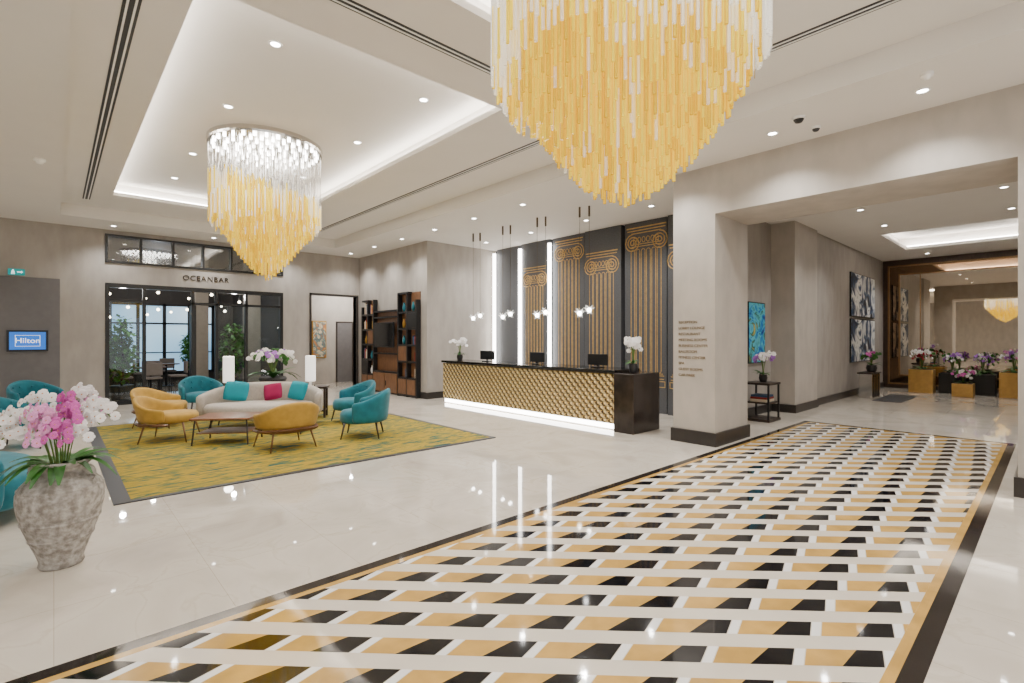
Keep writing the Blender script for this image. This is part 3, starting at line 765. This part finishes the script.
for (ya,yc_) in ((12.43,13.11),(13.14,13.82)):
    d=MB().box(X0-.02,X0+.01,ya,yc_,.05,.59).build('cabinet_door',M['walnut'],bc,world=True)
    hb=MB().box(X0-.04,X0-.02,yc_-.08,yc_-.06,.24,.38)
    hb.v=[(a-7.1,b-13.0,c) for a,b,c in hb.v]; hb.build('handle',M['black'],d)
for (ya,yc_) in ((11.48,11.89),(11.95,12.37),(13.88,14.19),(14.25,14.57)):
    d=MB().box(X0-.01,X0+.01,ya,yc_,.075,.475).build('cabinet_door',M['walnut'],bc,world=True)
tv=thing('television',(7.0,13.12,1.3),'flat black television set in the middle of the shelving','television')
MB().box(6.99,7.04,12.55,13.7,1.33,2.05).build('housing',M['black'],tv,world=True,bevel=.01)
MB().box(6.983,6.99,12.58,13.67,1.36,2.02).build('screen',M['tv'],tv,world=True)
MB().box(7.04,7.178,13.0,13.25,1.55,1.85).build('wall_bracket',M['black'],tv,world=True)
shelfz=[.528,.978,1.428,1.878,2.328]
cols=[M['book1'],M['book2'],M['book3'],M['orange'],M['book2']]
rnd=random.Random(4)
names5=['lowest open','second','third','fourth','top']
closed={(1,1),(0,3),(2,2),(3,0)}
for si,(ya,yb_) in enumerate(((11.49,11.88),(11.96,12.36),(13.88,14.18),(14.26,14.56))):
    for zi,z in enumerate(shelfz):
        pl=['right column','inner right column','inner left column','left column'][si]
        if (si,zi) in closed: continue
        if rnd.random()<.6:
            y=ya+.03
            while y<yb_-.1:
                wd=rnd.uniform(.03,.055); hh=rnd.uniform(.2,.32)
                o=MB().box(7.07,7.17,y,y+wd-.004,z,z+hh).build('book',rnd.choice(cols))
                tag(o,'upright book on the %s shelf of the %s of the shelving'%(names5[zi],pl),'book','books on the %s shelf, %s'%(names5[zi],pl))
                y+=wd
                if rnd.random()<.25: break
        else:
            ym=(ya+yb_)/2; o=MB().lathe([(0,0),(.03,0),(.048,.08),(.042,.16),(.02,.2),(.024,.24),(0,.23)],14).build('vase',rnd.choice([M['gold'],M['white'],M['teal']]),smooth=True)
            o.location=(7.115,ym,z); tag(o,'small ornamental vase on the %s shelf of the %s of the shelving'%(names5[zi],pl),'vase')

# ------------------------------------------------------------------ bar entrance
sg=text_obj('wall_lettering','OCEANBAR',.18,.010,M['lettering'],(2.95,15.088,3.14),(R(90),0,0),spacing=1.15)
tag(sg,'dark metal letters reading OCEANBAR above the bar entrance','sign')
wn=MB()
wn.box(OX0,OX1,15.06,15.22,3.38,3.43).box(OX0,OX1,15.06,15.22,4.0,4.05)
for i in range(7):
    x=OX0+(OX1-OX0-.05)*i/6; wn.box(x,x+.05,15.06,15.22,3.43,4.0)
wo=struct('window_1',wn,M['black'])
for i in range(6):
    x=OX0+(OX1-OX0-.05)*i/6; MB().box(x+.05,OX0+(OX1-OX0-.05)*(i+1)/6,15.14,15.15,3.43,4.0).build('window_pane',M['tglass'],wo)
fr=MB()
fr.box(OX0,OX1,15.08,15.24,2.80,2.9).box(OX0,OX0+.08,15.08,15.24,0,2.80).box(OX1-.08,OX1,15.08,15.24,0,2.80)
for x in (1.60,2.62,3.16,3.88): fr.box(x,x+.07,15.1,15.22,0,2.80)
fr.box(OX0,1.60,15.1,15.22,2.46,2.52).box(2.62,OX1,15.1,15.22,2.46,2.52).box(OX0,1.60,15.1,15.22,0,.1).box(3.16,OX1,15.1,15.22,0,.1)
do=struct('door_2',fr,M['black'])
for a_,b_ in ((OX0+.08,1.60),(3.23,3.88),(3.95,OX1-.08)): MB().box(a_,b_,15.16,15.17,.1,2.46).build('glass_pane',M['glass'],do)
MB().box(2.69,2.75,15.24,15.8,.02,2.46).build('door_leaf',M['black'],do)
# bar room
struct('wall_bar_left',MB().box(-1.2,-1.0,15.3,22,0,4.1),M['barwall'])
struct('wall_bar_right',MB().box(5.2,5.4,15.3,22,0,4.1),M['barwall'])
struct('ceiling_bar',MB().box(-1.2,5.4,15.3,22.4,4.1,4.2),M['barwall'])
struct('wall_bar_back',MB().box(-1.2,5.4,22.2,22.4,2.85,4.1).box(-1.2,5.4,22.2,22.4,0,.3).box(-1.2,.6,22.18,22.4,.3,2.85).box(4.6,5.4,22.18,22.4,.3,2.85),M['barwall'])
bw=MB().box(.6,4.6,22.1,22.2,.3,.38).box(.6,4.6,22.1,22.2,2.77,2.85).box(.6,4.6,22.1,22.2,2.1,2.16).box(.6,4.6,22.1,22.2,1.05,1.09)
for i in range(6): bw.box(.6+i*.78,.70+i*.78,22.1,22.2,.3,2.85)
w2=struct('window_2',bw,M['black'])
MB().box(.6,4.6,22.2,22.22,.3,2.85).build('window_pane',M['barwin'],w2)
struct('wall_bar_post',MB().box(3.15,3.5,17.6,18.0,0,4.1).box(4.3,4.7,16.6,17.0,0,4.1),M['curtain'])
for i in range(20):
    x=.3+(i%5)*.95+random.uniform(-.2,.2); y=16.3+(i//5)*1.5+random.uniform(-.3,.3)
    t=thing('bar_pendant',(x,y,4.1),'small glowing pendant inside the dark bar','pendant lamp','pendants inside the bar')
    z=random.uniform(2.1,3.0)-4.1
    MB().cyl(0,0,z+.08,0,.004,n=5).build('cord',M['black'],t); MB().sph((0,0,z+.04),.04,10,6).build('bulb',M['barlight'],t)
def bar_chair(x,y,rz,label):
    t=thing('bar_chair',(x,y,0),label,'chair','chairs inside the bar',rz=rz)
    MB().box(-.22,.22,-.22,.22,.44,.5).build('seat',M['greyfab'],t,bevel=.02)
    MB().box(-.22,.22,.18,.23,.55,.9).build('backrest',M['greyfab'],t,bevel=.015)
    for sx in (-.19,.19):
        for sy in (-.19,.19): MB().box(sx-.015,sx+.015,sy-.015,sy+.015,0,.44 if sy<0 else .6).build('leg',M['black'],t)
def bar_table(x,y,label):
    t=thing('bar_table',(x,y,0),label,'table','tables inside the bar')
    MB().cyl(0,0,.72,.75,.38,n=24).build('table_top',M['walnut'],t); MB().cyl(0,0,.03,.72,.03,n=10).build('pedestal',M['black'],t); MB().cyl(0,0,0,.03,.22,n=18).build('foot',M['black'],t)
bar_table(2.1,18.0,'round bar table seen through the open doorway, nearer one')
bar_table(2.75,20.0,'round bar table by the bar window, farther one')
bar_chair(1.45,18.0,R(90),'grey chair left of the nearer bar table'); bar_chair(2.2,18.7,R(0),'grey chair behind the nearer bar table')
bar_chair(2.1,20.0,R(90),'grey chair left of the farther bar table'); bar_chair(2.9,20.7,R(0),'grey chair behind the farther bar table')
bar_chair(2.75,17.9,R(-90),'grey chair right of the nearer bar table'); bar_chair(2.05,17.3,R(180),'grey chair in front of the nearer bar table')
def tree(x,y,h,cr,label,seed):
    rnd=random.Random(seed); t=thing('potted_tree',(x,y,0),label,'plant')
    MB().lathe([(0,0),(.17,0),(.2,.04),(.24,.38),(.25,.42),(.21,.42),(0,.38)],20).build('pot',M['pot'],t,smooth=True)
    MB().tube([(0,0,.38),(.03,.02,h*.5),(-.02,0,h*.85)],[.03,.025,.012],8).build('trunk',M['darkwood'],t)
    mb=MB()
    for i in range(700):
        while True:
            p=Vector((rnd.uniform(-1,1),rnd.uniform(-1,1),rnd.uniform(-1,1)))
            if .3<p.length<1: break
        c=Vector((p.x*cr,p.y*cr,h*.60+p.z*h*.38)); d=Vector((rnd.uniform(-1,1),rnd.uniform(-1,1),rnd.uniform(-.8,.4))).normalized()
        s=d.cross(Vector((0,0,1))).normalized()*.05; L=.17
        mb.add([c,c+d*L*.5+s,c+d*L,c+d*L*.5-s],[(0,1,2,3)])
    mb.build('foliage',M['leaf2'],t)
tree(1.25,15.78,2.2,.30,'leafy tree in dark pot behind left glazing of the bar entrance',1)
tree(3.75,15.80,2.1,.34,'leafy tree in dark pot behind right glazing of the bar entrance',2)
tree(1.55,21.5,1.7,.36,'leafy potted tree against the bar window, left of the farther table',3)
tree(3.75,21.5,1.9,.36,'leafy potted tree against the bar window, right of the farther table',4)
for (x,y,z,e) in ((1.25,15.5,2.75,45),(3.7,15.5,2.75,45),(2.2,17.5,3.7,80),(2.4,20,3.7,60)):  # added lights without fixtures, brightening the bar trees and room
    la=bpy.data.lights.new('bar_fill_light','POINT'); la.energy=e; la.shadow_soft_size=.06; la.color=LC
    lo=bpy.data.objects.new('bar_fill_light',la); C.objects.link(lo); lo.location=(x,y,z)
# corridor behind the small opening
struct('wall_corridor_left',MB().box(5.4,5.6,15.3,17.5,0,3.4),M['wall'])
struct('wall_corridor_right',MB().box(9.4,9.6,15.3,17.5,0,3.4),M['wall'])
struct('wall_corridor_back',MB().box(5.4,9.6,17.5,17.7,0,3.4),M['stone'])
struct('ceiling_corridor',MB().box(5.4,9.6,15.3,17.7,3.4,3.5),M['ceil'])
struct('trim_5',MB().box(QX0-.05,QX0,15.06,15.32,0,2.95).box(QX1,QX1+.05,15.06,15.32,0,2.95).box(QX0-.05,QX1+.05,15.06,15.32,2.9,2.95),M['base'])
d3=struct('door_3',MB().box(7.5,8.05,17.46,17.5,0,2.15),M['doorgrey'])
MB().box(7.46,7.5,17.45,17.5,0,2.19).box(8.05,8.09,17.45,17.5,0,2.19).box(7.5,8.05,17.45,17.5,2.15,2.19).build('door_frame',M['darkwood'],d3)
pa=thing('painting',(6.85,17.47,0),'tall colourful abstract picture in the corridor beyond the small opening','painting')
MB().box(6.6,7.1,17.45,17.5,.9,2.2).build('frame',M['gold'],pa,world=True); MB().box(6.63,7.07,17.44,17.45,.93,2.17).build('canvas',M['art_warm'],pa,world=True)
la=bpy.data.lights.new('corridor_fill_light','POINT'); la.energy=140; la.shadow_soft_size=.15; la.color=LC  # added light with no fixture, there to brighten the corridor
lo=bpy.data.objects.new('corridor_fill_light',la); C.objects.link(lo); lo.location=(7.6,16.3,3.2)
# grey door with screen
dr=struct('door_1',MB().box(-1.2,.1,15.07,15.1,0,2.92),M['doorgrey'])
sc=thing('wall_screen',(-.41,15.05,1.54),'small bright blue wall screen with white lettering, on the grey panel','screen')
MB().box(-.74,-.09,15.035,15.07,1.31,1.77).build('bezel',M['black'],sc,world=True)
MB().box(-.70,-.13,15.03,15.035,1.35,1.73).build('display',M['screen'],sc,world=True)
bx=MB(); z0,z1,x0,x1=1.42,1.66,-.61,-.22; e=.006
bx.box(x0,x1,15.026,15.03,z0,z0+e).box(x0,x1,15.026,15.03,z1-e,z1).box(x0,x0+e,15.026,15.03,z0,z1).box(x1-e,x1,15.026,15.03,z0,z1)
bx.build('emblem_border',M['signw'],sc,world=True)
text_obj('screen_text','Hilton',.155,.002,M['signw'],(-.415,15.026,1.54),(R(90),0,0),parent=sc)
ex=thing('exit_sign',(-.6,15.05,3.02),'small lit cyan exit sign above the grey panel','sign')
MB().box(-.72,-.46,15.04,15.1,2.95,3.08).build('housing',M['exit'],ex,world=True,bevel=.004)
ar=MB().box(-.58,-.52,15.034,15.04,3.005,3.025).add([(-.52,15.036,2.985),(-.49,15.036,3.015),(-.52,15.036,3.045)],[(0,1,2)])
ar.build('arrow',M['signw'],ex,world=True)
MB().box(-.655,-.63,15.034,15.04,3.035,3.06).box(-.665,-.62,15.034,15.04,3.0,3.032).box(-.67,-.65,15.034,15.04,2.965,3.0).box(-.635,-.615,15.034,15.04,2.965,3.0).build('running_figure',M['signw'],ex,world=True)

# directory on the column
dt=thing('directory_lettering',(7.158,4.0,1.43),'column of small bronze directory lettering on the stone column','sign')
lines=['RECEPTION','LOBBY LOUNGE','RESTAURANT','MEETING ROOMS','BUSINESS CENTER','BALLROOM','FITNESS CENTER','SPA','GUEST ROOMS','CAR PARK']
for i,s in enumerate(lines):
    text_obj('text_line',s,.058,.003,M['dirlet'],(7.1575,3.98,1.84-i*.09),(R(90),0,R(-90)),parent=dt,align='LEFT')

# ------------------------------------------------------------------ side hall
def canvas(y,x0,x1,z0,z1,m,label):
    t=thing('painting',((x0+x1)/2,y,z0),label,'painting')
    MB().box(x0,x1,y-.04,y,z0,z1).build('frame',M['black'],t,world=True); MB().box(x0+.02,x1-.02,y-.045,y-.04,z0+.02,z1-.02).build('canvas',m,t,world=True)
canvas(4.26,10.35,11.2,1.08,2.34,M['art_blue'],'upright blue abstract painting in the recess behind the stone column')
canvas(3.86,16.1,18.7,2.2,3.42,M['art_ink'],'upper navy and white abstract canvas on the hall wall')
canvas(3.86,16.1,18.7,.92,2.14,M['art_ink'],'lower navy and white abstract canvas on the hall wall')
st=thing('side_table',(10.2,3.9,0),'small dark side table with shelf beside the pale hall pier','side table')
MB().box(-.28,.28,-.24,.24,.70,.74).build('table_top',M['darkwood'],st,bevel=.005)
MB().box(-.25,.25,-.21,.21,.34,.37).build('shelf',M['darkwood'],st)
MB().box(-.28,.28,-.24,.24,0,.05).build('base',M['darkwood'],st)
for sx in (-.25,.25):
    for sy in (-.21,.21): MB().box(sx-.015,sx+.015,sy-.015,sy+.015,.05,.70).build('leg',M['black'],st)
for i,(m,wd,hh) in enumerate(((M['book2'],.20,.05),(M['book1'],.18,.04),(M['book3'],.16,.04))):
    z=.37+sum((.05,.04,.04)[:i]); o=MB().box(10.2-wd,10.2+wd,3.9-.15,3.9+.15,z,z+hh).build('book',m)
    tag(o,['cream bottom book in stack on the dark side table shelf','red middle book in stack on the dark side table shelf','blue top book in stack on the dark side table shelf'][i],'book','books on the side table')
pot_orchid(10.25,3.9,.741,'white orchid in dark pot on the hall side table',M['pot'],.14,.08,.45,.22,['petal_w','petal_w','petal_l'],6,.08,8)
cs=thing('console_table',(16.3,3.45,0),'small dark console with metal legs under the navy and white canvases','console table')
MB().box(-.45,.45,-.18,.18,.64,.68).build('table_top',M['darkwood'],cs)
for sx in (-.4,-.2,0,.2,.4): MB().box(sx-.02,sx+.02,-.15,.15,0,.64).build('slat_leg',M['chrome'],cs)
pot_orchid(16.4,3.42,.681,'green leafy plant with pink flowers on the hall console',M['pot'],.18,.13,.35,.28,['petal_m','leaf','leaf'],7,.09,9)
hr=MB().box(15.4,17.4,2.6,3.2,0,.01).build('dark_sheet',M['darkgrey']); tag(hr,'thin dark sheet on the floor before the hall console','dark_sheet')  # thin flat dark sheet on the hall floor
# mirror wall with stepped slim bronze framing
mr=thing('wall_mirror',(19.95,1.5,.2),'large bronze framed mirror filling the end wall of the side hall','mirror')
def fr_rect(x0,x1,y0,y1,z0,z1,wd): return MB().box(x0,x1,y0,y1,z1-wd,z1).box(x0,x1,y0,y1,z0,z0+wd).box(x0,x1,y1-wd,y1,z0+wd,z1-wd).box(x0,x1,y0,y0+wd,z0+wd,z1-wd)
fr_rect(19.92,20,-1.95,3.72,.12,3.92,.045).build('outer_frame',M['bronzef'],mr,world=True)
fr_rect(19.96,20,-1.905,3.675,.165,3.875,.24).build('dark_mirror_border',M['mirror_d'],mr,world=True)
fr_rect(19.91,20,-1.665,3.435,.405,3.635,.035).build('inner_frame',M['bronzef'],mr,world=True)
MB().box(19.97,20,-1.63,3.40,.44,3.60).build('mirror_pane',M['mirror'],mr,world=True)
for y in (.2,2.9): MB().box(19.955,19.97,y-.012,y+.012,.44,3.60).build('mirror_bar',M['bronzef'],mr,world=True)
def planter(x,y,wx,wy,h,m,label,keys,seed,hh=.55):
    t=thing('flower_planter',(x,y,0),label,'planter','planters before the hall mirror')
    b=MB().box(-wx,wx,-wy,wy,0,h); b.build('box',m,t,bevel=.01)
    MB().box(-wx+.03,wx-.03,-wy+.03,wy-.03,h,h+.01).build('soil',M['soil'],t)
    plant_sprays(t,h,hh,wy*1.05,keys,18,.08,seed,18,7)
planter(18.85,2.70,.26,.28,.68,M['planter'],'tall gold box planter with white and red flowers at left of the row',['petal_w','petal_r','leaf','petal_w'],21)
planter(19.2,2.06,.26,.28,.58,M['black'],'black box planter with white flowers next to the tall gold one',['petal_w','petal_l','leaf'],22)
planter(18.3,1.74,.22,.22,.36,M['planter'],'low gold box planter standing in front of the black ones',['petal_m','petal_w','leaf'],23,.34)
planter(19.2,1.42,.26,.28,.58,M['black'],'black box planter with lilac flowers between gold planters',['petal_l','petal_w','leaf'],24)
planter(18.85,.78,.26,.28,.68,M['planter'],'tall gold box planter with purple flowers at right edge',['petal_l','petal_w','petal_p','leaf'],25)

# ------------------------------------------------------------------ world + camera
wd=bpy.data.worlds.new('World'); S.world=wd; wd.use_nodes=True
bg=wd.node_tree.nodes['Background']; bg.inputs[0].default_value=(1,.995,.985,1); bg.inputs[1].default_value=1.6
cam=bpy.data.cameras.new('Camera'); co=bpy.data.objects.new('Camera',cam); C.objects.link(co)
co.location=(0,0,1.6); co.rotation_euler=(R(90),0,R(-42.5)); cam.sensor_width=36; cam.lens=36*500/1024; cam.shift_y=-3.5/1024; cam.clip_start=.05
S.camera=co
